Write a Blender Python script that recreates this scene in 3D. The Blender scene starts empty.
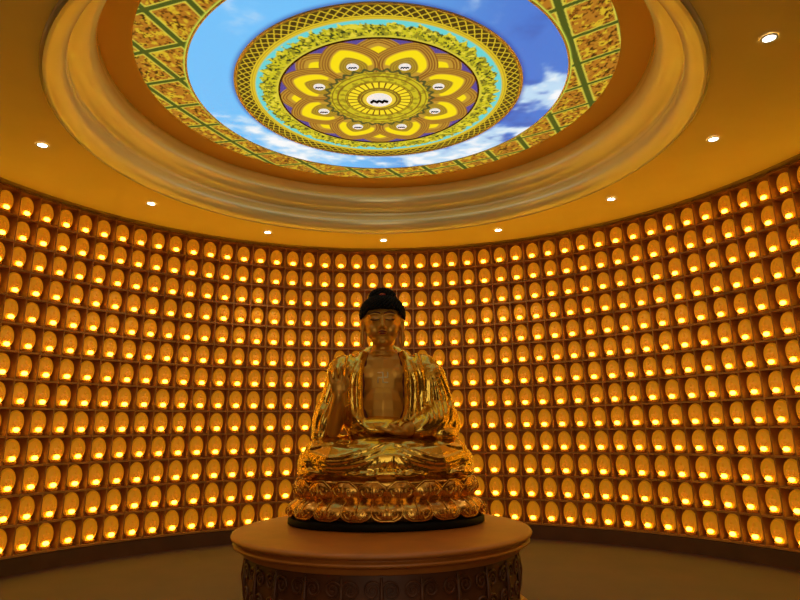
import bpy, bmesh, math, random
import numpy as np
from mathutils import Vector, Matrix
from mathutils.bvhtree import BVHTree

random.seed(4)
scene = bpy.context.scene
COL = scene.collection
PI = math.pi

# ------------------------------------------------------------------ room measurements (metres)
CAMZ = 1.15
CAM_D = 3.9521
RW = 3.84                 # radius of the ring of niches
DTH = 0.05327             # angle between two niche columns
TH0 = 0.0163
ZROW0 = CAMZ + 2.0476     # height of the topmost row of niche lamps
ROW = 0.25
NROWS = 13
CEIL = CAMZ + 2.2733
OX, OY = -0.0247, 0.628   # centre of the dome, the downlights and the table
TABLE_TOP = CAMZ - 0.62

# ------------------------------------------------------------------ materials
def lin(c):
    return tuple(((x/255)/12.92 if x/255 <= .04045 else ((x/255+.055)/1.055)**2.4) for x in c)

def new_mat(name):
    m = bpy.data.materials.new(name); m.use_nodes = True
    return m, m.node_tree, m.node_tree.nodes['Principled BSDF']

def mat(name, rgb, rough=.5, metal=0., noise=0., nscale=8., bump=0., bscale=40., coat=0., rgb2=None, spec=None):
    m, nt, b = new_mat(name)
    c = lin(rgb)
    b.inputs['Base Color'].default_value = (*c, 1)
    b.inputs['Roughness'].default_value = rough
    b.inputs['Metallic'].default_value = metal
    b.inputs['Coat Weight'].default_value = coat
    if spec is not None: b.inputs['Specular IOR Level'].default_value = spec
    tc = nt.nodes.new('ShaderNodeTexCoord')
    if noise or rgb2:
        n = nt.nodes.new('ShaderNodeTexNoise'); n.inputs['Scale'].default_value = nscale; n.inputs['Detail'].default_value = 5
        nt.links.new(tc.outputs['Object'], n.inputs['Vector'])
        r = nt.nodes.new('ShaderNodeValToRGB')
        c2 = lin(rgb2) if rgb2 else tuple(x*(1-noise) for x in c)
        r.color_ramp.elements[0].position = .35; r.color_ramp.elements[0].color = (*c2, 1)
        r.color_ramp.elements[1].position = .65; r.color_ramp.elements[1].color = (*c, 1)
        nt.links.new(n.outputs['Fac'], r.inputs['Fac']); nt.links.new(r.outputs['Color'], b.inputs['Base Color'])
    if bump:
        n = nt.nodes.new('ShaderNodeTexNoise'); n.inputs['Scale'].default_value = bscale; n.inputs['Detail'].default_value = 3
        nt.links.new(tc.outputs['Object'], n.inputs['Vector'])
        bp = nt.nodes.new('ShaderNodeBump'); bp.inputs['Strength'].default_value = bump; bp.inputs['Distance'].default_value = .01
        nt.links.new(n.outputs['Fac'], bp.inputs['Height']); nt.links.new(bp.outputs['Normal'], b.inputs['Normal'])
    return m

def emit_mat(name, col, strength):
    m, nt, b = new_mat(name)
    b.inputs['Base Color'].default_value = (*col, 1)
    b.inputs['Emission Color'].default_value = (*col, 1)
    b.inputs['Emission Strength'].default_value = strength
    return m

M = {}
M['niche_case'] = mat('gilded_niche_case', (188, 126, 56), .42, .1, noise=.25, nscale=6)
M['niche_gold'] = mat('niche_figurine_gold', (250, 172, 48), .42, .25, noise=.15, nscale=30)
M['niche_face'] = mat('niche_figure_gold', (240, 160, 40), .4, .1)
M['lamp'] = emit_mat('amber_lamp', (1.0, .72, .045), 9.0)
M['glow'] = emit_mat('amber_added_glow', (1.0, .42, .010), .19)  # even glow put into the mandorla, on top of its lamp's light
M['glow_relief'] = emit_mat('relief_added_glow', (1.0, .37, .010), .20)  # slightly redder glow put into the figure in the same way
M['ceiling'] = mat('ceiling_paint', (250, 214, 112), .5, 0, noise=.05, nscale=2)
M['mould'] = mat('gilded_moulding', (255, 242, 188), .24, .32, coat=.5, noise=.08, nscale=2)
M['cove'] = mat('cove_paint', (244, 186, 84), .6)
M['trim'] = mat('cornice_bronze', (170, 140, 60), .5, .1)
M['floor'] = mat('polished_brown_floor', (80, 42, 20), .6, 0, noise=.25, nscale=3)
M['back'] = mat('dark_wood_panel', (92, 56, 30), .5, 0, noise=.3, nscale=4)
M['table'] = mat('table_lacquer', (188, 110, 34), .45, 0, noise=.16, nscale=5)
M['table_dark'] = mat('carved_table_wood', (104, 56, 26), .45, 0, noise=.3, nscale=9)
M['skin'] = mat('matt_gilding', (220, 160, 62), .40, .6, bump=.05, bscale=30)
M['robe'] = mat('bright_gilding', (240, 196, 84), .2, .93, bump=.22, bscale=26)
M['lotus'] = mat('lotus_gilding', (236, 184, 84), .22, .9, bump=.25, bscale=34, rgb2=(206, 146, 60), nscale=12)
M['hair'] = mat('dark_blue_black_hair', (10, 8, 14), .7, spec=.2)
M['black'] = mat('black_lacquer', (10, 6, 5), .6, spec=.2)
M['red'] = mat('dark_red_lining', (96, 26, 14), .5, .2)
M['jewel'] = mat('red_jewel', (190, 60, 30), .2)
M['lips'] = mat('reddish_lip_paint', (150, 52, 26), .4)
M['brow'] = mat('dark_brow_paint', (70, 28, 14), .5)
M['lid'] = mat('pale_eyelid_gilding', (226, 160, 96), .3, .3)
M['symbol'] = mat('pale_gold_relief', (255, 236, 180), .3, .2)
M['steel'] = mat('white_lamp_trim', (225, 220, 205), .3)
M['down'] = emit_mat('downlight_glow', (1., .97, .88), 14.)
M['pearl'] = mat('white_pearl', (240, 240, 245), .15)

def mural_material():
    m, nt, b = new_mat('painted_light_box')
    a = nt.nodes.new('ShaderNodeVertexColor'); a.layer_name = 'paint'
    b.inputs['Base Color'].default_value = (.04, .04, .04, 1)
    nt.links.new(a.outputs['Color'], b.inputs['Emission Color'])
    b.inputs['Emission Strength'].default_value = 0.88
    b.inputs['Roughness'].default_value = .6
    return m
M['mural'] = mural_material()

# ------------------------------------------------------------------ mesh builder
class MB:
    def __init__(s): s.v = []; s.f = []; s.m = []; s.mi = 0
    def add(s, vs, fs, mi=None):
        o = len(s.v); s.v += [tuple(p) for p in vs]; s.f += [tuple(i+o for i in f) for f in fs]
        s.m += [s.mi if mi is None else mi]*len(fs)
    def grid(s, rows, close_u=False, cap0=False, cap1=False, mi=None):
        n = len(rows); k = len(rows[0]); vs = [p for r in rows for p in r]; fs = []
        for i in range(n-1):
            for j in range(k if close_u else k-1):
                a = i*k+j; b = i*k+(j+1) % k
                fs.append((a, b, b+k, a+k))
        if cap0: fs.append(tuple(range(k))[::-1])
        if cap1: fs.append(tuple((n-1)*k+j for j in range(k)))
        s.add(vs, fs, mi)
    def ell(s, c, r, rot=None, nu=16, nv=10, mi=None):
        c = Vector(c); rows = []
        for i in range(nv+1):
            t = PI*(i if 0 < i < nv else (.02 if i == 0 else nv-.02))/nv
            row = []
            for j in range(nu):
                a = 2*PI*j/nu
                p = Vector((r[0]*math.sin(t)*math.cos(a), r[1]*math.sin(t)*math.sin(a), -r[2]*math.cos(t)))
                if rot: p = rot @ p
                row.append(c+p)
            rows.append(row)
        s.grid(rows, True, True, True, mi)
    def tube(s, pts, rad, n=8, flat=None, mi=None):
        pts = [Vector(p) for p in pts]; k = len(pts)
        if not hasattr(rad, '__len__'): rad = [rad]*k
        rows = []; up = None
        for i, p in enumerate(pts):
            d = (pts[min(i+1, k-1)]-pts[max(i-1, 0)]).normalized()
            if up is None:
                up = Vector((0, 0, 1)) if abs(d.z) < .9 else Vector((0, 1, 0))
            x = d.cross(up).normalized(); up = x.cross(d).normalized()
            fy = flat or 1
            rows.append([p+x*math.cos(2*PI*j/n)*rad[i]+up*math.sin(2*PI*j/n)*rad[i]*fy for j in range(n)])
        # rounded ends
        def endrow(row, p, q, r): return [Vector(v)*.5+p*.5+(p-q).normalized()*r*.7 for v in row]
        rows = [endrow(rows[0], pts[0], pts[1], rad[0])]+rows+[endrow(rows[-1], pts[-1], pts[-2], rad[-1])]
        s.grid(rows, True, True, True, mi)
    def cap(s, a, b, r0, r1, n=14, mi=None):
        a = Vector(a); b = Vector(b)
        pts = [a.lerp(b, t/6) for t in range(7)]
        s.tube(pts, [r0+(r1-r0)*t/6 for t in range(7)], n, mi=mi)
        s.ell(a, (r0,)*3, nu=n, nv=8, mi=mi); s.ell(b, (r1,)*3, nu=n, nv=8, mi=mi)
    def box(s, c, h, rot=None, mi=None):
        vs = []
        for dx in (-1, 1):
            for dy in (-1, 1):
                for dz in (-1, 1):
                    p = Vector((dx*h[0], dy*h[1], dz*h[2]))
                    if rot: p = rot @ p
                    vs.append(Vector(c)+p)
        s.add(vs, [(0,1,3,2),(4,6,7,5),(0,4,5,1),(2,3,7,6),(0,2,6,4),(1,5,7,3)], mi)
    def lathe(s, prof, c=(0,0,0), n=96, a0=0, a1=2*PI, ex=1, ey=1, mi=None, cap0=False, cap1=False):
        full = abs(a1-a0-2*PI) < 1e-6; k = n if full else n+1
        rows = []
        for r, z in prof:
            rows.append([(c[0]+r*ex*math.sin(a0+(a1-a0)*j/n), c[1]+r*ey*math.cos(a0+(a1-a0)*j/n), c[2]+z) for j in range(k)])
        s.grid(rows, full, cap0, cap1, mi)
    def mesh(s, name, mats, smooth=True):
        me = bpy.data.meshes.new(name)
        me.from_pydata([tuple(v) for v in s.v], [], s.f)
        for m in (mats if isinstance(mats, (list, tuple)) else [mats]): me.materials.append(m)
        me.polygons.foreach_set('material_index', s.m)
        bm = bmesh.new(); bm.from_mesh(me); bmesh.ops.recalc_face_normals(bm, faces=bm.faces); bm.to_mesh(me); bm.free()
        me.polygons.foreach_set('use_smooth', [smooth]*len(me.polygons))
        return me
    def build(s, name, mats, parent=None, loc=None, smooth=True, sharp=None):
        me = s.mesh(name, mats, smooth)
        if sharp: me.set_sharp_from_angle(angle=math.radians(sharp))
        o = bpy.data.objects.new(name, me); COL.objects.link(o)
        if loc: o.location = loc
        if parent: o.parent = parent
        return o

def tag(o, label=None, cat=None, group=None, kind=None):
    if label: o['label'] = label
    if cat: o['category'] = cat
    if group: o['group'] = group
    if kind: o['kind'] = kind
    return o

def empty(name, loc, rz=0, label=None, cat=None, group=None):
    o = bpy.data.objects.new(name, None); COL.objects.link(o); o.empty_display_size = .1
    o.location = loc; o.rotation_euler = (0, 0, rz)
    return tag(o, label, cat, group)

def remesh(o, voxel, smooth_iter=3, fac=.6):
    md = o.modifiers.new('r', 'REMESH'); md.mode = 'VOXEL'; md.voxel_size = voxel; md.use_smooth_shade = True
    ms = o.modifiers.new('s', 'SMOOTH'); ms.iterations = smooth_iter; ms.factor = fac
    dg = bpy.context.evaluated_depsgraph_get(); dg.update()
    me = bpy.data.meshes.new_from_object(o.evaluated_get(dg))
    name = o.data.name; old = o.data; mats = list(old.materials)
    o.modifiers.clear(); o.data = me; me.name = name
    if not me.materials:
        for m in mats: me.materials.append(m)
    me.polygons.foreach_set('use_smooth', [True]*len(me.polygons))
    bpy.data.meshes.remove(old)

# ------------------------------------------------------------------ camera
def camera():
    f, pitch, yaw, roll, cx, cy = 621.52, .2728, .0195, .0133, 395.21, 257.78
    def R(u, d, v):
        c, s = math.cos(roll), math.sin(roll); u, v = c*u+s*v, -s*u+c*v
        X, Y, Z = u, d, v
        c, s = math.cos(pitch), math.sin(pitch); Y, Z = c*Y-s*Z, s*Y+c*Z
        c, s = math.cos(yaw), math.sin(yaw); X, Y = c*X+s*Y, -s*X+c*Y
        return Vector((X, Y, Z))
    X, Y, Z = R(1, 0, 0), R(0, 0, 1), -R(0, 1, 0)
    m = Matrix((X, Y, Z)).transposed().to_4x4(); m.translation = Vector((0, -CAM_D, CAMZ))
    cd = bpy.data.cameras.new('camera'); cam = bpy.data.objects.new('camera', cd); COL.objects.link(cam)
    cd.sensor_width = 36; cd.lens = f*36/800
    cd.shift_x = (400-cx)/800; cd.shift_y = -(300-cy)/800
    cd.clip_start = .02
    cam.matrix_world = m; scene.camera = cam
    return m, f, cx, cy
CAM_M, CF, CCX, CCY = camera()
CAM_I = CAM_M.inverted()
def project(p):
    q = CAM_I @ Vector(p)
    if q.z > -.01: return None
    return CCX+CF*q.x/-q.z, CCY-CF*q.y/-q.z, -q.z

# ------------------------------------------------------------------ the room shell
def polar(r, th, z): return (r*math.sin(th), r*math.cos(th), z)

GAP = math.radians(15)
COL_A, COL_B = -5, 50                                   # niche columns that are built (0 to 45 are in the picture)
th_a = TH0+DTH*(COL_A-22-.5); th_b = TH0+DTH*(COL_B-22+.5)
SHELF0 = ZROW0-.05                                      # shelf level of the top row
zb = SHELF0-ROW*(NROWS-1)                               # underside of the lowest row

w = MB()
w.lathe([(RW+.09, 0), (RW+.09, CEIL), (RW+.17, CEIL), (RW+.17, 0)], n=112, a0=th_a, a1=th_b)
for r in range(NROWS+1):                                # the shelves between the rows
    z = SHELF0-ROW*r+ROW
    z = min(z, CEIL-.012)
    w.lathe([(RW+.09, z+.009), (RW-.045, z+.009), (RW-.045, z-.009), (RW+.09, z-.009)], n=112, a0=th_a, a1=th_b)
for c in range(COL_A, COL_B+2):                         # the uprights between the columns
    th = TH0+DTH*(c-22-.5)
    cx, cy, _ = polar(RW+.022, th, 0)
    w.box((cx, cy, (zb+CEIL)/2), (.006, .07, (CEIL-zb)/2), Matrix.Rotation(-th, 3, 'Z'))
tag(w.build('wall_back', M['niche_case'], smooth=True, sharp=30), kind='structure')

w = MB()
w.lathe([(RW-.05, 0), (RW-.05, zb-.015), (RW+.0, zb-.012), (RW+.09, zb-.012)], n=112, a0=th_a, a1=th_b)
tag(w.build('baseboard_back', M['back'], sharp=40), kind='structure')

for nm, a0, a1 in (('wall_right', th_b, PI-GAP), ('wall_left', -PI+GAP, th_a)):
    w = MB()
    w.lathe([(RW+.0, 0), (RW+.0, CEIL), (RW+.17, CEIL), (RW+.17, 0)], n=60, a0=a0, a1=a1, cap0=False)
    w.box(polar(RW+.085, a0, CEIL/2), (.004, .085, CEIL/2), Matrix.Rotation(-a0, 3, 'Z'))
    w.box(polar(RW+.085, a1, CEIL/2), (.004, .085, CEIL/2), Matrix.Rotation(-a1, 3, 'Z'))
    tag(w.build(nm, M['back'], sharp=40), kind='structure')

w = MB(); w.lathe([(5.6, 0), (0.001, 0)], n=96); tag(w.build('floor', M['floor'], smooth=False), kind='structure')

# ceiling with the round opening of the dome
w = MB()
n = 144
rows = [[(OX+2.385*math.sin(2*PI*j/n), OY+2.385*math.cos(2*PI*j/n), CEIL) for j in range(n)],
        [(5.6*math.sin(2*PI*j/n), 5.6*math.cos(2*PI*j/n), CEIL) for j in range(n)]]
w.grid(rows, True)
tag(w.build('ceiling', M['ceiling'], smooth=False), kind='structure')

# thin bronze cornice where the wall meets the ceiling
w = MB()
w.lathe([(RW-.045, CEIL-.012), (RW-.055, CEIL-.012), (RW-.075, CEIL-.007), (RW-.115, CEIL-.005), (RW-.115, CEIL+.0)], n=160, a0=-PI+GAP, a1=PI-GAP)
tag(w.build('trim_1', M['trim'], sharp=40), kind='structure')

# stepped moulding of the dome: two convex rolls, a dark groove, then the flat cove
w = MB()
prof = [(2.385, -.004), (2.40, -.012), (2.405, .0)]
C = 0
prof = [(2.41, 0), (2.405, -.022), (2.385, -.03)]
def roll(p0, p1, bulge, k=12):
    out = []
    dx, dz = p1[0]-p0[0], p1[1]-p0[1]; L = math.hypot(dx, dz); nx, nz = dz/L, -dx/L
    if nx > 0: nx, nz = -nx, -nz                        # bulge towards the room
    for i in range(k+1):
        t = i/k; b = bulge*math.sin(PI*t)**.8 if 0 < t < 1 else 0
        out.append((p0[0]+dx*t+nx*b, p0[1]+dz*t+nz*b))
    return out
prof += roll((2.385, -.03), (2.280, .17), .072)
prof += [(2.272, .185)]
prof += roll((2.268, .19), (2.12, .40), .078)
prof += [(2.115, .44), (2.15, .455)]
w.lathe(prof, c=(OX, OY, CEIL), n=180)
tag(w.build('trim_2', M['mould']), kind='structure')
w = MB()
w.lathe([(2.15, .455), (2.05, .468), (1.93, .47), (1.885, .470), (1.88, .478)], c=(OX, OY, CEIL), n=180)
w.lathe([(2.42, .0), (2.42, .56), (1.6, .56)], c=(OX, OY, CEIL), n=96)
tag(w.build('trim_3', M['cove']), kind='structure')

# ------------------------------------------------------------------ the painted ceiling
def fbm(x, y, seed=0, octv=5):
    rng = np.random.RandomState(seed); out = np.zeros_like(x); amp = 1.; tot = 0
    for o in range(octv):
        G = rng.rand(64, 64); fx = x*(2**o)+17.3*o; fy = y*(2**o)+9.1*o
        ix = np.floor(fx).astype(int); iy = np.floor(fy).astype(int); tx = fx-ix; ty = fy-iy
        tx = tx*tx*(3-2*tx); ty = ty*ty*(3-2*ty)
        g = lambda a, b: G[a % 64, b % 64]
        out += amp*((g(ix, iy)*(1-tx)+g(ix+1, iy)*tx)*(1-ty)+(g(ix, iy+1)*(1-tx)+g(ix+1, iy+1)*tx)*ty)
        tot += amp; amp *= .5
    return out/tot
def sm(a, b, x): t = np.clip((x-a)/(b-a), 0, 1); return t*t*(3-2*t)
def RGB(*c): return np.array(lin(c))
def mix(c, col, a):
    a = np.clip(a, 0, 1)[:, None]; return c*(1-a)+np.asarray(col)*a

def paint_tiles(r, th, x, y):
    nse = fbm(x*26, y*26, 3, 3); n2 = fbm(x*52, y*52, 5, 3)
    c = np.tile(RGB(178, 116, 32), (len(r), 1))
    c = mix(c, RGB(214, 178, 40), sm(.5, .62, nse)); c = mix(c, RGB(120, 62, 14), sm(.56, .64, n2))
    c = mix(c, RGB(60, 40, 10), sm(.66, .7, n2))
    a1 = math.radians(64); u = x*math.sin(a1)-y*math.cos(a1); v = x*math.cos(a1)+y*math.sin(a1)
    # the B lines run square to the A lines
    v = x*math.sin(math.radians(24))+y*math.cos(math.radians(24))
    S = .36
    du = np.abs((u+.25+S/2) % S-S/2); dv = np.abs((v+.107+S/2) % S-S/2)
    d = np.minimum(du*.62, dv*.9)
    c = mix(c, RGB(216, 204, 70), 1-sm(.019, .027, d))
    c = mix(c, RGB(66, 84, 26), 1-sm(.013, .018, d))
    c = mix(c, RGB(196, 206, 72), 1-sm(1.53, 1.545, r))
    return c
def paint_sky(r, th, x, y):
    ang = np.degrees(th)
    left = RGB(112, 196, 254); right = RGB(72, 124, 214)
    t = sm(-.6, 1.1, x)
    c = left[None]*(1-t[:, None])+right[None]*t[:, None]
    rr = (r-1.162)/.354
    u = th*1.7
    n1 = fbm(x*2.3+3, y*2.6+1, 11); n2 = fbm(x*6+1, y*8+5, 13)
    cl = sm(.44, .60, n1*.62+n2*.38+.07*np.cos(th-.35))
    front = sm(-88, -66, ang)*(1-sm(112, 128, ang))
    front = np.maximum(front, sm(120, 160, np.abs(ang))*.6)
    c = mix(c, RGB(196, 228, 250), cl*front*.95)
    c = mix(c, RGB(250, 253, 255), sm(.54, .70, n1*.45+n2*.55+.05*np.cos(th))*front)
    deep = sm(.5, .62, fbm(x*1.7+9, y*2.2+4, 23))*sm(.6, 1.2, x)*(1-cl)
    c = mix(c, RGB(58, 96, 186), deep*.8)
    c = mix(c, RGB(50, 70, 170), (1-sm(1.162, 1.21, r))*.75)
    return c
def paint_lattice(r, th, x, y):
    c = np.tile(RGB(226, 196, 44), (len(r), 1))
    t = (r-1.035)/(1.135-1.035); N = 92
    a = th*N/(2*PI)
    d1 = np.abs((a+t*1.5) % 1-.5); d2 = np.abs((a-t*1.5) % 1-.5)
    hole = sm(.06, .10, d1)*sm(.06, .10, d2)*(t > .02)*(t < .98)
    c = mix(c, RGB(66, 50, 16), hole)
    c = mix(c, RGB(180, 150, 30), 1-sm(.003, .006, np.abs(r-1.025)))
    c = mix(c, RGB(130, 96, 24), 1-sm(.003, .006, np.abs(r-1.14)))
    return c
def paint_floral(r, th, x, y):
    n1 = fbm(x*34, y*34, 31, 3); n2 = fbm(x*60, y*60, 37, 2); n3 = fbm(x*26, y*26, 41, 3)
    c = np.tile(RGB(206, 196, 36), (len(r), 1))
    c = mix(c, RGB(146, 140, 34), sm(.5, .6, n1)); c = mix(c, RGB(40, 60, 26), sm(.6, .66, n2))
    c = mix(c, RGB(230, 214, 60), sm(.62, .7, n3))
    cy = sm(.955+.05*(n3-.5)*2, .965+.05*(n3-.5)*2, r+.006*np.sin(th*48))
    c = mix(c, RGB(104, 214, 214), cy)
    c = mix(c, RGB(214, 200, 60), (1-sm(.832, .84, r)))
    c = mix(c, RGB(212, 186, 40), sm(.995, 1.0, r))
    return c
def paint_medallion(r, th, x, y):
    c = np.tile(RGB(84, 70, 150), (len(r), 1))
    seg = PI/4
    a = (th+seg/2-math.radians(22.5)) % seg-seg/2                  # around the eight large petals
    b = (th+seg/2) % seg-seg/2                                      # around the eight small ones
    gold = RGB(192, 148, 52); brown = RGB(134, 80, 28); yel = RGB(252, 226, 22); ol = RGB(176, 150, 40)
    def petal(an, u0, lu, lv, tip):
        u = r*np.cos(an)-u0; v = r*np.sin(an)
        uu = u/np.where(u > 0, lu*(1+tip*np.maximum(0, 1-np.abs(v)/(lv*.55))), lu)
        pw = np.where(u > 0, 1.5, 2.0)
        return (np.abs(uu)**pw+(np.abs(v)/lv)**pw)**(1/pw)
    s = petal(b, .62, .18, .19, .0)
    c = mix(c, gold, 1-sm(1.14, 1.17, s))
    for k in (1.08, .93, .80): c = mix(c, brown, 1-sm(.018, .045, np.abs(s-k)))
    c = mix(c, yel, (1-sm(.52, .58, s))*sm(.60, .64, r+.05*np.cos(b*16)))
    m = petal(a, .545, .255, .235, .0)
    c = mix(c, gold, 1-sm(1.06, 1.09, m))
    for k in (1.05, .95, .86, .77): c = mix(c, brown, 1-sm(.013, .035, np.abs(m-k)))
    cres = (1-sm(.66, .70, m))*sm(.54, .58, petal(a, .50, .235, .20, 0))
    c = mix(c, yel, cres*sm(.50, .52, r*np.cos(a)+.03))
    inner = 1-sm(.54, .57, petal(a, .50, .235, .20, 0))
    c = mix(c, ol, inner)
    for k in (.50, .40, .30): c = mix(c, brown, (1-sm(.012, .03, np.abs(petal(a, .50, .235, .20, 0)-k)))*.7)
    wav = np.abs(r-(.425+.018*np.sin(th*32)))
    c = mix(c, RGB(70, 78, 40), 1-sm(.012, .02, wav))
    disk = 1-sm(.400, .406, r)
    d = np.tile(RGB(206, 190, 36), (len(r), 1))
    nn = fbm(x*30, y*30, 51); d = mix(d, RGB(160, 142, 30), sm(.5, .6, nn))
    for k in (.385, .34, .275, .165, .145): d = mix(d, RGB(120, 80, 24), 1-sm(.003, .007, np.abs(r-k)))
    d = mix(d, RGB(110, 66, 20), (r > .175)*(r < .262)*1.)
    ph = (th*28/(2*PI)) % 1-.5
    bead = 1-sm(.34, .42, np.abs(ph)); d = mix(d, RGB(250, 224, 40), bead*(r > .182)*(r < .255)*1.)
    d = mix(d, RGB(236, 206, 60), 1-sm(.13, .14, r))
    c = c*(1-disk[:, None])+d*disk[:, None]
    return c

def mural_z(r): return CAMZ+np.interp(r, [0, .512, .81, 1.162, 1.516, 1.871, 2.0], [2.636, 2.640, 2.652, 2.674, 2.694, 2.742, 2.75])

mural = empty('ceiling_mural', (OX, OY, CEIL+.45), 0, 'glowing round painted ceiling with a lotus medallion, blue sky ring and tiled border', 'mural')
def mural_ring(name, r0, r1, dr, nt_, fn, step=0.):
    nr = max(2, int(round((r1-r0)/dr))+1)
    R = np.linspace(max(r0, .002), r1, nr); T = np.arange(nt_)*2*PI/nt_
    rr, tt = np.meshgrid(R, T, indexing='ij'); r = rr.ravel(); t = tt.ravel()
    th = (t+PI) % (2*PI)-PI
    x = r*np.sin(t); y = r*np.cos(t); z = mural_z(r)+step
    i = np.arange(nr-1)[:, None]*nt_; j = np.arange(nt_)[None]; j2 = (j+1) % nt_
    F = np.stack([i+j, i+nt_+j, i+nt_+j2, i+j2], -1).reshape(-1, 4)
    V = np.stack([x, y, z-(CEIL+.45)], -1)
    # a raised rim on the outside so that each ring is a real board
    me = bpy.data.meshes.new(name); me.from_pydata(V.tolist(), [], F.tolist())
    at = me.color_attributes.new('paint', 'FLOAT_COLOR', 'POINT')
    c = fn(r, th, x, y); c = np.concatenate([c, np.ones((len(c), 1))], 1).astype(np.float32)
    at.data.foreach_set('color', c.ravel())
    me.materials.append(M['mural'])
    o = bpy.data.objects.new(name, me); COL.objects.link(o); o.parent = mural
    me.polygons.foreach_set('use_smooth', [True]*len(me.polygons))
    return o
mural_ring('tiled_border', 1.516, 1.90, .008, 1300, paint_tiles)
mural_ring('sky_band', 1.162, 1.516, .016, 500, paint_sky)
mural_ring('lattice_band', 1.012, 1.162, .006, 1300, paint_lattice)
mural_ring('floral_band', .815, 1.012, .007, 900, paint_floral)
med = mural_ring('lotus_medallion', 0, .805, .007, 800, paint_medallion)
w = MB()                                              # narrow gilt and dark rims between the rings
def rim(r, z, wd, h=.006):
    w.lathe([(r-wd, 0), (r-wd*.6, -h), (r+wd*.6, -h), (r+wd, 0)], c=(0, 0, float(mural_z(r))-(CEIL+.45)), n=200)
rim(.811, 0, .008); w.build('dark_rim', M['table_dark'], mural)
w = MB(); rim(1.155, 0, .012); rim(1.518, 0, .009); w.build('gilt_rim', M['mould'], mural)
def pearl(x, y, r):
    w = MB(); w.ell((0, 0, 0), (r, r, r*.12), nu=20, nv=10)
    o = w.build('pearl', M['pearl_lit'], med, (x, y, float(mural_z(math.hypot(x, y)))-(CEIL+.45)-.004))
    k = MB()
    for q in range(3):
        s = (q-1)*r*.42
        k.tube([(s-r*.2, r*.14, -r*.12), (s-r*.02, -r*.14, -r*.13), (s+r*.2, r*.04, -r*.12)], r*.13, 6)
    k.build('glyph', M['black'], med, o.location[:])
m_, nt_, b_ = new_mat('pearl_glow'); b_.inputs['Base Color'].default_value = (.85, .86, .9, 1)
b_.inputs['Emission Color'].default_value = (.85, .87, .9, 1); b_.inputs['Emission Strength'].default_value = .75; M['pearl_lit'] = m_
for k in range(8):
    a = math.radians(22.5+45*k); pearl(.512*math.sin(a), .512*math.cos(a), .047)
pearl(0, 0, .105)

# ------------------------------------------------------------------ the downlights
ang = [.0097+.5192*k for k in range(-4, 5)]
ang += [ang[-1]+(2*PI-8*.5192)/4*k for k in (1, 2, 3)]
dl = [('white downlight in the ceiling, %s', a) for a in ang]
dl_pos = {4: 'straight above the statue, nearest the niche wall', 3: 'first to the left of the one above the statue',
          5: 'first to the right of the one above the statue', 2: 'second to the left of the one above the statue',
          6: 'second to the right of the one above the statue', 1: 'leftmost in the picture, beside the gold dome ring',
          7: 'third to the right of the one above the statue', 8: 'at the top right, nearest the picture corner',
          0: 'at the left, outside the picture', 9: 'nearest the entrance, right side', 10: 'straight over the entrance', 11: 'nearest the entrance, left side'}
for k, a in enumerate(ang):
    px, py = OX+2.7286*math.sin(a), OY+2.7286*math.cos(a)
    if math.hypot(px, py) > 3.75: continue
    t = empty('downlight', (px, py, CEIL), 0, 'white ceiling downlight, '+dl_pos[k], 'downlight', 'downlights in a ring around the dome')
    w = MB(); w.lathe([(.050, -.002), (.048, -.008), (.036, -.009), (.034, -.003)], n=28); w.build('trim_ring', M['steel'], t)
    w = MB(); w.lathe([(.036, -.004), (.024, -.008), (.0005, -.010)], n=24, cap1=True); w.build('lens', M['down'], t)
    L = bpy.data.lights.new('downlight_beam', 'SPOT'); L.energy = 26; L.color = (1, .9, .7); L.spot_size = math.radians(95); L.spot_blend = .9; L.shadow_soft_size = .03
    lo = bpy.data.objects.new('downlight_beam', L); COL.objects.link(lo); lo.parent = t; lo.location = (0, 0, -.03)

# ------------------------------------------------------------------ the lit buddha figurines in the niches
def fig_shapes():
    """local frame: origin on the shelf, x along the wall, y outwards through the wall, z up"""
    man = MB(); man.ell((0, .031, .118), (.076, .047, .109), nu=20, nv=14)
    man.tube([(.064*math.cos(t)*1.02, .004, .118+.096*math.sin(t)) for t in np.linspace(-PI*.5, PI*1.5, 25)], .004, 5)
    fig = MB()
    fig.ell((0, -.009, .152), (.0155, .013, .019), nu=10, nv=7)           # head
    fig.ell((0, -.004, .172), (.008, .008, .007), nu=8, nv=5)             # topknot
    fig.ell((0, -.006, .112), (.030, .016, .032), nu=12, nv=8)            # torso
    fig.ell((0, -.006, .084), (.047, .019, .014), nu=14, nv=7)           # crossed legs
    for s in (-1, 1): fig.tube([(s*.026, -.010, .13), (s*.036, -.014, .108), (s*.012, -.022, .094)], .008, 6)
    seat = MB()
    seat.lathe([(.030, .0), (.046, .004), (.050, .016), (.040, .024), (.030, .028)], c=(0, .004, .002), n=16, ey=.6, cap0=True, cap1=True)
    for k in range(9):
        a = -PI*.5+PI*(k-4)/9
        seat.ell((.044*math.cos(a), .004+.024*math.sin(a), .022), (.010, .008, .012), nu=6, nv=4)
    lamp = MB(); lamp.ell((0, -.013, .054), (.029, .016, .0185), nu=14, nv=8)
    return man, fig, seat, lamp
man, fig, seat, lamp = fig_shapes()
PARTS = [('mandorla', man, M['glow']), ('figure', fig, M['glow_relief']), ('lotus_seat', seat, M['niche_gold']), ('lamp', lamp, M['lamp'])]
PM = [(n_, b.mesh(n_, m_), m_) for n_, b, m_ in PARTS]

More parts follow.
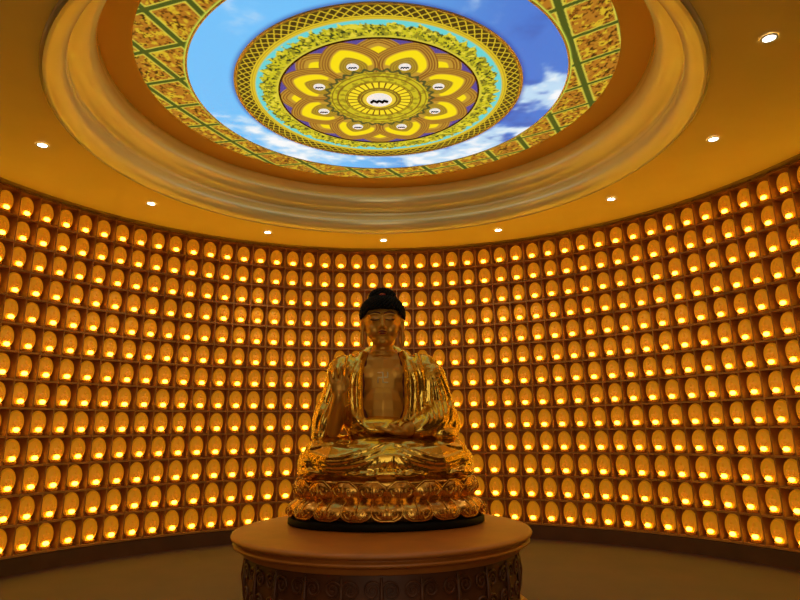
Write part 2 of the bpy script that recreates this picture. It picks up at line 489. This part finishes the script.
ORD = ['', 'first', 'second', 'third', 'fourth', 'fifth', 'sixth', 'seventh', 'eighth', 'ninth', 'tenth', 'eleventh', 'twelfth', 'thirteenth',
       'fourteenth', 'fifteenth', 'sixteenth', 'seventeenth', 'eighteenth', 'nineteenth', 'twentieth', 'twenty-first', 'twenty-second', 'twenty-third', 'twenty-fourth']
ROWN = ['top row of the wall', 'second row from the top', 'third row from the top', 'fourth row from the top', 'fifth row from the top', 'sixth row from the top', 'seventh row from the top',
        'sixth row from the bottom', 'fifth row from the bottom', 'fourth row from the bottom', 'third row from the bottom', 'second row from the bottom', 'bottom row of the wall']
cells = []
for r in range(NROWS):
    for c in range(COL_A, COL_B+1):
        th = TH0+DTH*(c-22)
        base = polar(RW, th, SHELF0-ROW*r+.009)
        ctr = polar(RW, th, SHELF0-ROW*r+.1)
        q = project(ctr); vis = q is not None and 2 < q[0] < 798 and 0 < q[1] < 598
        cells.append(dict(r=r, c=c, th=th, base=base, px=q[0] if q else 0, py=q[1] if q else 0, d=q[2] if q else 99, vis=vis, size=1/(q[2]**2) if q else 0))
rank = sorted([x for x in cells if x['vis']], key=lambda x: -x['size'])
solo = rank[:300]
for x in solo: x['solo'] = True
for r in range(NROWS):
    row = sorted([x for x in cells if x['r'] == r and x['vis']], key=lambda x: x['px'])
    for i, x in enumerate(row):
        x['left'] = i+1; x['right'] = len(row)-i
for x in solo:
    side, k = ('left', x['left']) if x['px'] < 398 else ('right', x['right'])
    lab = 'small lit gold buddha figurine, %s, %s from the %s edge' % (ROWN[x['r']], ORD[k], side)
    t = empty('buddha_figurine', x['base'], -x['th'], lab, 'figurine', 'small lit buddha figurines in the wall niches')
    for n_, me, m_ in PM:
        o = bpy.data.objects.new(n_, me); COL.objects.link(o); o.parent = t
# all the others, further off or outside the picture, as one object
V = []; F = []; MI = []; off = 0
tpl = []
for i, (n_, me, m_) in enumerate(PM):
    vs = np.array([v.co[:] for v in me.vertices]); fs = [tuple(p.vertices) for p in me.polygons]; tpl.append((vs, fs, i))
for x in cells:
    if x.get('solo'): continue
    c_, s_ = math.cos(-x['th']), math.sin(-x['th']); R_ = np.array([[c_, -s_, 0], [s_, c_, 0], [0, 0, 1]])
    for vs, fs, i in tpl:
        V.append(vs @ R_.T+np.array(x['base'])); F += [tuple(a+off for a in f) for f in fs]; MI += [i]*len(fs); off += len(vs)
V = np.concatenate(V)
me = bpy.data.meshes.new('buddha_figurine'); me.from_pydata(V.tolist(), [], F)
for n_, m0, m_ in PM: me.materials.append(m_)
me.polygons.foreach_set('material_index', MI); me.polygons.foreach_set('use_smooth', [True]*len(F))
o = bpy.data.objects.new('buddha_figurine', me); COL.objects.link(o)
tag(o, 'far rows of small lit gold buddha figurines in the niches behind the statue', 'figurines', 'small lit buddha figurines in the wall niches', 'stuff')

# ------------------------------------------------------------------ the round table
tbl = empty('round_altar_table', (OX, OY, 0), 0, 'low round brown altar table with carved sides under the golden statue', 'table')
w = MB()
T = TABLE_TOP
w.lathe([(.001, T), (.5, T), (.975, T), (.995, T-.006), (1.003, T-.018), (.998, T-.030), (.975, T-.036)], n=128)
w.build('tabletop', M['table'], tbl)
w = MB()
w.lathe([(.975, T-.036), (.955, T-.042), (.962, T-.052), (.985, T-.058), (.985, T-.072), (.950, T-.082), (.925, T-.096), (.930, T-.112), (.915, T-.122)], n=128)
w.build('edge_moulding', M['table'], tbl)
w = MB()
w.lathe([(.90, T-.115), (.90, .07)], n=128)
def spiral(cx, cz, r0, turns, sgn, R=.905, n=26, rad=.009):
    pts = []
    for i in range(n):
        t = i/(n-1); a = turns*2*PI*t; rr = r0*(1-t*.9)
        ph = (cx+sgn*rr*math.cos(a))/R; z = cz+rr*math.sin(a)
        pts.append(polar(R, ph, z))
    w.tube(pts, [rad*(1-.4*i/(n-1)) for i in range(n)], 6)
for k in range(26):
    cx = k*2*PI*.905/26
    spiral(cx-.05, T-.20, .05, 1.8, 1); spiral(cx+.05, T-.20, .05, 1.8, -1)
    spiral(cx-.05, T-.32, .045, 1.6, 1); spiral(cx+.05, T-.32, .045, 1.6, -1)
    w.tube([polar(.905, cx/.905, T-.14), polar(.915, cx/.905, T-.26), polar(.905, cx/.905, T-.38)], [.008, .014, .006], 6)
w.build('carved_drum', M['table_dark'], tbl)
w = MB(); w.lathe([(.90, .09), (.93, .085), (.95, .06), (.98, .05), (.985, .0)], n=128); w.build('base_moulding', M['table'], tbl)

# ------------------------------------------------------------------ the statue
ST = Vector((0.005, .83, TABLE_TOP))
st = empty('buddha_statue', ST, 0, 'large golden seated buddha with dark hair and raised hand on a lotus pedestal', 'statue')
HX = -.017

# -- body: head, neck, torso, arms and hands as one continuous surface
b = MB()
b.ell((HX, .045, 1.0), (.235, .155, .25)); b.ell((HX, .0, .78), (.20, .165, .20)); b.ell((HX, .03, .62), (.24, .16, .16))
for s in (-1, 1): b.ell((HX+s*.095, -.035, 1.035), (.105, .065, .085))            # chest
b.cap((-.26, .05, 1.09), (.23, .05, 1.09), .095, .095)
b.cap((HX, .03, 1.10), (HX, .0, 1.32), .090, .080)
for z in (1.178, 1.205): b.tube([(HX+.092*math.cos(t), .005+.088*math.sin(t), z) for t in np.linspace(0, 2*PI, 22)], .008, 6)
b.ell((HX, .0, 1.46), (.150, .165, .165), nu=24, nv=16)
b.ell((HX, -.035, 1.385), (.128, .125, .125), nu=24, nv=16)
b.ell((HX, -.052, 1.305), (.090, .090, .062), nu=20, nv=12)
b.ell((HX, -.128, 1.268), (.036, .026, .022))
for s in (-1, 1):
    b.ell((HX+s*.066, -.098, 1.36), (.050, .052, .050))
    b.ell((HX+s*.056, -.142, 1.438), (.036, .020, .019))                              # closed eye
    b.tube([(HX+s*x_, -.152-.01*math.cos(x_*9)+x_*x_*2.2, 1.462+.016*math.sin(min(1, x_/.085)*PI*.75)) for x_ in np.linspace(.016, .096, 9)], .008, 6)
    b.ell((HX+s*.152, .0, 1.42), (.022, .040, .080)); b.ell((HX+s*.155, -.02, 1.315), (.021, .026, .078))   # ear and long lobe
    b.tube([(HX+s*.163, .012+.032*math.cos(t), 1.43+.062*math.sin(t)) for t in np.linspace(-PI*.6, PI*1.0, 16)], .007, 6)
    b.ell((HX+s*.018, -.166, 1.372), (.014, .016, .011))
b.tube([(HX, -.150, 1.465), (HX, -.166, 1.43), (HX, -.182, 1.395), (HX, -.186, 1.378)], [.011, .012, .016, .020], 10)
b.ell((HX, -.158, 1.343), (.036, .014, .009)); b.ell((HX, -.154, 1.326), (.028, .014, .009))
b.ell((HX, -.170, 1.478), (.009, .008, .009))                                          # urna on the brow
# right arm of the figure, forearm raised (left in the picture)
b.cap((-.29, .05, 1.07), (-.385, -.07, .66), .090, .068)
b.cap((-.385, -.07, .65), (-.335, -.255, .845), .066, .046)
b.cap((-.335, -.255, .84), (-.332, -.268, .875), .046, .043)
b.ell((-.332, -.272, .922), (.060, .028, .062), nu=18, nv=12)
for i, (x_, L) in enumerate([(-.049, .075), (-.017, .098), (.016, .104), (.047, .092)]):
    p0 = Vector((-.332+x_*.98, -.272, .955)); p1 = Vector((-.332+x_*1.22, -.270, .968+L*.42)); p2 = Vector((-.332+x_*1.3, -.278, .966+L*.78)); p3 = Vector((-.332+x_*1.34, -.292, .962+L*1.06))
    b.tube([p0, p1, p2, p3], [.0155, .0145, .0135, .0115], 10)
b.tube([(-.300, -.268, .895), (-.272, -.280, .928), (-.262, -.292, .960), (-.264, -.300, .985)], [.020, .018, .016, .013], 10)
# left arm, hand lying palm up in the lap
b.cap((.27, .05, 1.07), (.385, -.04, .70), .088, .068)
b.cap((.385, -.04, .69), (.15, -.27, .632), .066, .045)
b.ell((.085, -.305, .622), (.070, .052, .026), nu=18, nv=10)
for i, (y_, L) in enumerate([(-.045, .080), (-.016, .100), (.013, .098), (.040, .085)]):
    x0 = .040
    b.tube([(x0, -.305+y_, .624), (x0-L*.45, -.305+y_*1.05, .632), (x0-L*.8, -.303+y_*1.05, .640), (x0-L*1.05, -.298+y_, .652)], [.0155, .015, .014, .012], 10)
b.tube([(.10, -.335, .635), (.062, -.352, .652), (.030, -.350, .668)], [.018, .016, .013], 10)
body = b.build('body', M['skin'], st)
remesh(body, .0065, 3, .5)

# painted and applied details of the face and the chest, laid onto the body
dgb = BVHTree.FromPolygons([v.co[:] for v in body.data.vertices], [tuple(p.vertices) for p in body.data.polygons])
def on_front(tree, x, z, lift=0., fallback=0.):
    h = tree.ray_cast(Vector((x, -3, z)), Vector((0, 1, 0)))
    return Vector((x, (h[0].y if h[0] else fallback)-lift, z))
for s in (-1, 1):
    w = MB(); w.tube([on_front(dgb, HX+s*x_, 1.472+.018*math.sin(min(1, x_/.09)*PI*.8), .0005) for x_ in np.linspace(.014, .100, 12)], [.003]+[.0072]*10+[.003], 6)
    w.build('eyebrow', M['brow'], body)
    w = MB(); w.tube([on_front(dgb, HX+s*x_, 1.436-.006*math.sin((x_-.02)/.075*PI), .0005) for x_ in np.linspace(.022, .094, 12)], [.002]+[.0052]*10+[.002], 6)
    w.build('eyeline', M['brow'], body)
    w = MB(); w.tube([on_front(dgb, HX+s*x_, 1.446, .0005) for x_ in np.linspace(.034, .080, 7)], [.003, .007, .009, .010, .009, .007, .003], 8, flat=.5)
    w.build('eyelid', M['lid'], body)
w = MB()
w.tube([on_front(dgb, HX+x_, 1.342+.003*math.cos(x_*90), .0005) for x_ in np.linspace(-.038, .038, 11)], [.002, .004, .005, .006, .006, .005, .006, .006, .005, .004, .002], 7)
w.tube([on_front(dgb, HX+x_, 1.328, .0005) for x_ in np.linspace(-.026, .026, 7)], [.002, .005, .0065, .007, .0065, .005, .002], 7)
w.build('lips', M['lips'], body)
# the auspicious cross sign of the chest: left arm of the top bar, and so on round
w = MB()
def stroke(a, c):
    n = 8
    pts = [on_front(dgb, HX+a[0]+(c[0]-a[0])*i/(n-1), 1.008+a[1]+(c[1]-a[1])*i/(n-1), .001) for i in range(n)]
    w.tube(pts, .0052, 6)
q = .036
for a, c in [((0, -q), (0, q)), ((-q, 0), (q, 0)), ((0, q), (-q, q)), ((-q, 0), (-q, -q)), ((0, -q), (q, -q)), ((q, 0), (q, q))]: stroke(a, c)
w.build('chest_sign', M['symbol'], body)

# -- hair: cap, topknot and rows of snail curls
hr = MB()
hr.ell((HX, .008, 1.500), (.172, .186, .150), nu=28, nv=18); 
hr.ell((HX, .020, 1.632), (.104, .10, .074), nu=24, nv=14)
# cut the face opening: keep only what lies above or behind the hairline
def keep(p):
    line = 1.515-.0*(p[0]-HX)-max(0, abs(p[0]-HX)-.10)*1.0
    return p[2] > line or p[1] > .03
hair_tree = BVHTree.FromPolygons(hr.v, [tuple(f) for f in hr.f])
h2 = MB()
gold = PI*(3-math.sqrt(5)); N = 900
for i in range(N):
    z = 1-2*(i+.5)/N; r_ = math.sqrt(1-z*z); d = Vector((r_*math.cos(gold*i), r_*math.sin(gold*i), z))
    o_ = Vector((HX, .01, 1.50))
    h = None; start = o_+d*.6
    h = hair_tree.ray_cast(start, -d)
    if h[0] is None: continue
    p = h[0]
    if not (p.z > 1.520-max(0, abs(p.x-HX)-.11)*1.1 if p.y < .02 else p.z > 1.36): continue
    h2.ell(p, (.0125, .0125, .0125), nu=8, nv=6)
# smooth base under the curls
base = MB()
for k, (c_, r_) in enumerate([((HX, .008, 1.500), (.169, .183, .147)), ((HX, .020, 1.632), (.101, .097, .071))]):
    n_u, n_v = 32, 20; rows = []
    for i in range(n_v+1):
        t = PI*(.001+.998*i/n_v)
        zc = -math.cos(t)
        rows.append([Vector((c_[0]+r_[0]*math.sin(t)*math.cos(2*PI*j/n_u), c_[1]+r_[1]*math.sin(t)*math.sin(2*PI*j/n_u), max(c_[2]+r_[2]*zc, 1.514 if math.sin(2*PI*j/n_u) < .1 else 1.38))) for j in range(n_u)])
    base.grid(rows, True, True, True)
h2.v_off = 0
o0 = len(h2.v); h2.v += [tuple(v) for v in base.v]; h2.f += [tuple(i+o0 for i in f) for f in base.f]; h2.m += base.m
hair = h2.build('hair', M['hair'], st)
w = MB(); w.ell((HX, -.082, 1.640), (.026, .014, .012), nu=14, nv=8); w.build('jewel', M['jewel'], hair)

# -- robes
def folds(tree, mb, curves, rad=.014, lift=.002, n=22):
    for cv in curves:
        pts = [Vector(p) for p in cv[0]]; r0 = cv[1] if len(cv) > 1 else rad
        out = []
        k = len(pts)
        for i in range(n):
            t = i/(n-1)*(k-1); a = min(int(t), k-2); f = t-a
            # Catmull-Rom in the front view (x, z)
            p0, p1, p2, p3 = pts[max(a-1, 0)], pts[a], pts[a+1], pts[min(a+2, k-1)]
            q_ = .5*((2*p1)+(p2-p0)*f+(2*p0-5*p1+4*p2-p3)*f*f+(3*p1-p0-3*p2+p3)*f**3)
            h = tree.ray_cast(Vector((q_.x, -3, q_.y)), Vector((0, 1, 0)))
            if h[0] is not None: out.append(Vector((q_.x, h[0].y-lift, q_.y)))
        if len(out) > 3:
            m_ = len(out); mb.tube(out, [r0*(.35+.65*math.sin(PI*(i+.6)/(m_+.2))**.6) for i in range(m_)], 8)
def V2(*p): return [Vector((a, c_)) for a, c_ in p]

up = MB()                                            # shawl over shoulders and arms
up.ell((HX, .115, .93), (.335, .125, .36), nu=24, nv=16)
up.ell((-.315, .05, 1.045), (.135, .125, .150)); up.ell((.29, .05, 1.045), (.140, .130, .155))
up.tube([(HX+.165*math.cos(t), .055+.10*math.sin(t), 1.185-.02*math.sin(t)) for t in np.linspace(-.25, PI+.25, 14)], .036, 10)
for s, x0 in ((-1, -.215), (1, .19)):
    up.tube([(x0+s*-.055, .0, 1.19), (x0-s*.02, -.055, 1.12), (x0, -.100, 1.03), (x0+s*.002, -.115, .90), (x0, -.125, .78), (x0-s*.02, -.15, .68)], [.040, .048, .052, .054, .055, .06], 12)
    up.ell((x0+s*.045, -.01, .90), (.080, .125, .30))
up.cap((-.33, .03, 1.03), (-.425, .01, .70), .118, .100)      # sleeve to the raised forearm
up.tube([(-.425, .03, .80), (-.455, .02, .68), (-.470, .0, .575)], [.100, .098, .075], 14)
up.ell((-.475, .0, .60), (.075, .14, .075)); up.ell((-.445, -.02, .70), (.085, .115, .14))
up.cap((.34, .03, 1.02), (.415, -.02, .72), .122, .122)      # sleeve of the hand in the lap
up.tube([(.42, -.03, .74), (.34, -.14, .68), (.22, -.225, .640)], [.122, .105, .078], 14)
up.tube([(.42, .0, .80), (.455, -.02, .66), (.462, -.03, .575)], [.10, .105, .075], 14)
up.ell((.40, -.10, .60), (.12, .13, .06))
up.ell((HX-.03, -.10, .655), (.235, .125, .085))               # gathered cloth at the waist
ut = BVHTree.FromPolygons(up.v, [tuple(f) for f in up.f])
C = []
for i in range(6):                                   # right-hand sleeve, long falling folds
    t = i/5
    C.append((V2((.26+.13*t, 1.13-.03*t), (.285+.15*t, .98), (.27+.21*t, .84), (.30+.17*t, .70), (.20+.20*t, .615)), .013))
for i in range(4):
    t = i/3
    C.append((V2((.47-.02*t, .80-.05*t), (.40-.02*t, .70-.03*t), (.30-.03*t, .64-.02*t), (.20, .62-.01*t)), .012))
for i in range(4):                                   # left-hand shoulder and sleeve
    t = i/3
    C.append((V2((-.24-.12*t, 1.16-.05*t), (-.27-.13*t, 1.02), (-.31-.14*t, .86), (-.38-.12*t, .70), (-.42-.10*t, .58)), .011))
for i in range(4):                                   # swags across the waist
    t = i/3
    C.append((V2((-.235+.05*t, .74-.03*t), (-.17+.03*t, .665-.02*t), (-.07, .625-.012*t+.01), (.02, .66-.02*t), (.09-.02*t, .70-.03*t)), .012))
C.append((V2((.10, .71), (.06, .66), (.0, .63), (-.04, .60)), .012)); C.append((V2((.14, .72), (.11, .66), (.05, .62)), .012))
for s, x0 in ((-1, -.215), (1, .19)):
    C.append((V2((x0-s*.03, 1.15), (x0+s*.03, 1.0), (x0+s*.035, .85), (x0+s*.02, .70)), .011))
    C.append((V2((x0-s*.045, 1.15), (x0-s*.012, 1.03), (x0-s*.006, .88), (x0-s*.02, .72)), .009))
    C.append((V2((x0+s*.0, 1.17), (x0+s*.075, 1.04), (x0+s*.085, .88), (x0+s*.06, .72)), .011))
folds(ut, up, C)
shawl = up.build('shawl', M['robe'], st)
remesh(shawl, .0085, 2, .5)

lo = MB()                                            # skirt over the crossed legs
for s in (-1, 1):
    lo.cap((s*.14, .06, .47), (s*.475, -.09, .465), .150, .118)
    lo.tube([(s*.50, -.06, .44), (s*.33, -.22, .425), (s*.10, -.315, .42), (-s*.06, -.335, .43)], [.130, .125, .105, .085], 14)
    lo.ell((s*.49, -.02, .42), (.150, .20, .110), nu=22, nv=14)
    lo.ell((s*.46, -.03, .345), (.185, .25, .05), nu=22, nv=10)
lo.ell((0, -.06, .40), (.56, .34, .105), nu=32, nv=14); lo.ell((0, .10, .48), (.42, .22, .15), nu=24, nv=12)
lo.ell((0, -.30, .345), (.30, .14, .05), nu=24, nv=10)
lo.ell((0, -.25, .52), (.30, .12, .065), nu=24, nv=10)
lt = BVHTree.FromPolygons(lo.v, [tuple(f) for f in lo.f])
C = []
for i in range(5):
    t = i/4
    C.append((V2((.01-.02*t, .555-.13*t), (-.14, .50-.145*t), (-.32, .455-.115*t), (-.47, .465-.11*t), (-.60+.01*t, .52-.15*t)), .0125))
    C.append((V2((.07+.01*t, .54-.12*t), (.20, .49-.14*t), (.34, .445-.11*t), (.48, .455-.105*t), (.60-.01*t, .51-.145*t)), .0125))
for i in range(4):
    t = i/3
    C.append((V2((-.08-.06*t, .585), (-.22-.07*t, .56), (-.38-.03*t, .56-.02*t), (-.54, .525-.02*t)), .010))
    C.append((V2((.16+.06*t, .580), (.28+.06*t, .555), (.42, .55-.02*t), (.55, .515-.02*t)), .010))
for i in range(7):
    t = (i-3)/3
    C.append((V2((.035+.02*t, .52), (.02+.07*t, .45), (.0+.14*t, .38), (-.01+.20*t, .335)), .012))
C.append((V2((-.60, .40), (-.45, .345), (-.30, .360), (-.15, .335), (0, .355), (.15, .335), (.30, .355), (.45, .345), (.60, .40)), .012))
C.append((V2((-.61, .365), (-.45, .315), (-.30, .325), (-.15, .31), (0, .325), (.15, .31), (.30, .325), (.45, .315), (.61, .365)), .012))
folds(lt, lo, C, n=30, lift=.005)
skirt = lo.build('skirt', M['robe'], st)
remesh(skirt, .0085, 1, .5)

# dark red lining along the open front of the shawl
sh_t = BVHTree.FromPolygons([v.co[:] for v in shawl.data.vertices], [tuple(p.vertices) for p in shawl.data.polygons])
w = MB()
for s, x0 in ((-1, -.215), (1, .19)):
    pts = []
    for x_, z_ in [(x0-s*.085, 1.195), (x0-s*.07, 1.12), (x0-s*.052, 1.03), (x0-s*.052, .90), (x0-s*.055, .78), (x0-s*.08, .72)]:
        pts.append((x_, min(on_front(sh_t, x_, z_).y, on_front(dgb, x_, z_).y)+.004, z_))
    w.tube(pts, [.008, .011, .012, .012, .012, .008], 8)
w.build('lining', M['red'], shawl)

# -- lotus pedestal, an oval of two tiers of petals on a black foot
ped = MB(); A_, B_ = 1.0, .70
ped.lathe([(.60, .045), (.625, .06), (.63, .15), (.585, .18), (.575, .20), (.60, .27), (.60, .295), (.56, .315), (.01, .318)], n=72, ex=A_, ey=B_)
pedestal = ped.build('lotus_pedestal', M['lotus'], st)
w = MB(); w.lathe([(.01, .001), (.685, .001), (.70, .010), (.70, .040), (.688, .052), (.01, .053)], n=96, ex=1, ey=.70)
w.build('black_foot', M['black'], pedestal)

def oval(r, a): return Vector((r*math.sin(a), -r*.70*math.cos(a), 0))
def arc_angles(n, phase=0):
    m_ = 2000; s = [0]; prev = oval(1, 0)
    for i in range(1, m_+1):
        p = oval(1, 2*PI*i/m_); s.append(s[-1]+(p-prev).length); prev = p
    return [float(np.interp(((k+phase)/n % 1)*s[-1], s, np.linspace(0, 2*PI, m_+1))) for k in range(n)]
def petal_at(a, halfw, prof, name, scroll):
    """prof(v) -> (radius, z, width) from root (v=0) to tip (v=1)"""
    w = MB(); c0 = oval(1, a); da = 1e-3
    tan = (oval(1, a+da)-oval(1, a-da)).normalized(); nor = Vector((tan.y, -tan.x, 0))
    if nor.dot(c0) < 0: nor = -nor
    NV, NU = 12, 10; front = []; backr = []
    def P(u, v, lift=0):
        r, z, wd = prof(v)
        bul = .030*(1-u*u)*math.sin(PI*min(1, v*.9+.1))
        return oval(r, a)+tan*(u*halfw*wd)+nor*(bul+lift-.05*(u*halfw)**2/.2)+Vector((0, 0, z))
    for i in range(NV+1):
        v = i/NV
        front.append([P(-1+2*j/NU, v) for j in range(NU+1)])
    w.grid(front)
    w.grid([[p-nor*.018 for p in row] for row in front])
    e = [P(-1, i/NV, -.003) for i in range(NV+1)]+[P(1, 1-i/NV, -.003) for i in range(NV+1)]
    w.tube(e, .0095, 7)
    w.tube([P(0, .05+.85*i/9, .002) for i in range(10)], [.004+.006*math.sin(PI*i/9) for i in range(10)], 6)
    for s in (-1, 1):                                 # curled scrolls on the petal
        pts = []
        for i in range(18):
            t = i/17; an = scroll*PI*1.9*t; rr = .36*(1-.8*t)
            pts.append(P(s*(.44+rr*math.cos(an)*.8), .60+rr*math.sin(an)*.8, .004))
        w.tube(pts, [.0085*(1-.3*i/17) for i in range(18)], 6)
    return w.build(name, M['lotus'], pedestal)
def low(v):  # root above, swelling outwards, tip curled at the foot
    z = .190-.135*v+.012*max(0, v-.85)*6; r = .60+.095*math.sin(PI*.5*min(1, v*1.05))**.9
    return r, z, (.80+.25*math.sin(PI*v))*(1-.85*max(0, v-.72)**1.1*2.2)
def upp(v):  # root below, cup opening upwards
    z = .165+.135*v; r = .585+.058*math.sin(PI*.55*v)**.8
    return r, z, (.75+.3*math.sin(PI*v))*(1-.85*max(0, v-.70)**1.1*2.0)
NL = 18
for a in arc_angles(NL, .02): petal_at(a, .098, low, 'petal', 1)
for a in arc_angles(NL, .52): petal_at(a, .092, upp, 'petal', -1)

# ------------------------------------------------------------------ world and view
wd = bpy.data.worlds.new('world'); scene.world = wd; wd.use_nodes = True
wd.node_tree.nodes['Background'].inputs['Color'].default_value = (1, .84, .55, 1)
wd.node_tree.nodes['Background'].inputs['Strength'].default_value = 1.1  # warm light added through the unseen opening behind the camera, for statue and moulding highlights
vs_ = scene.view_settings; vs_.view_transform = 'Standard'; vs_.look = 'None'; vs_.exposure = 0.12; vs_.gamma = 1; vs_.use_curve_mapping = False
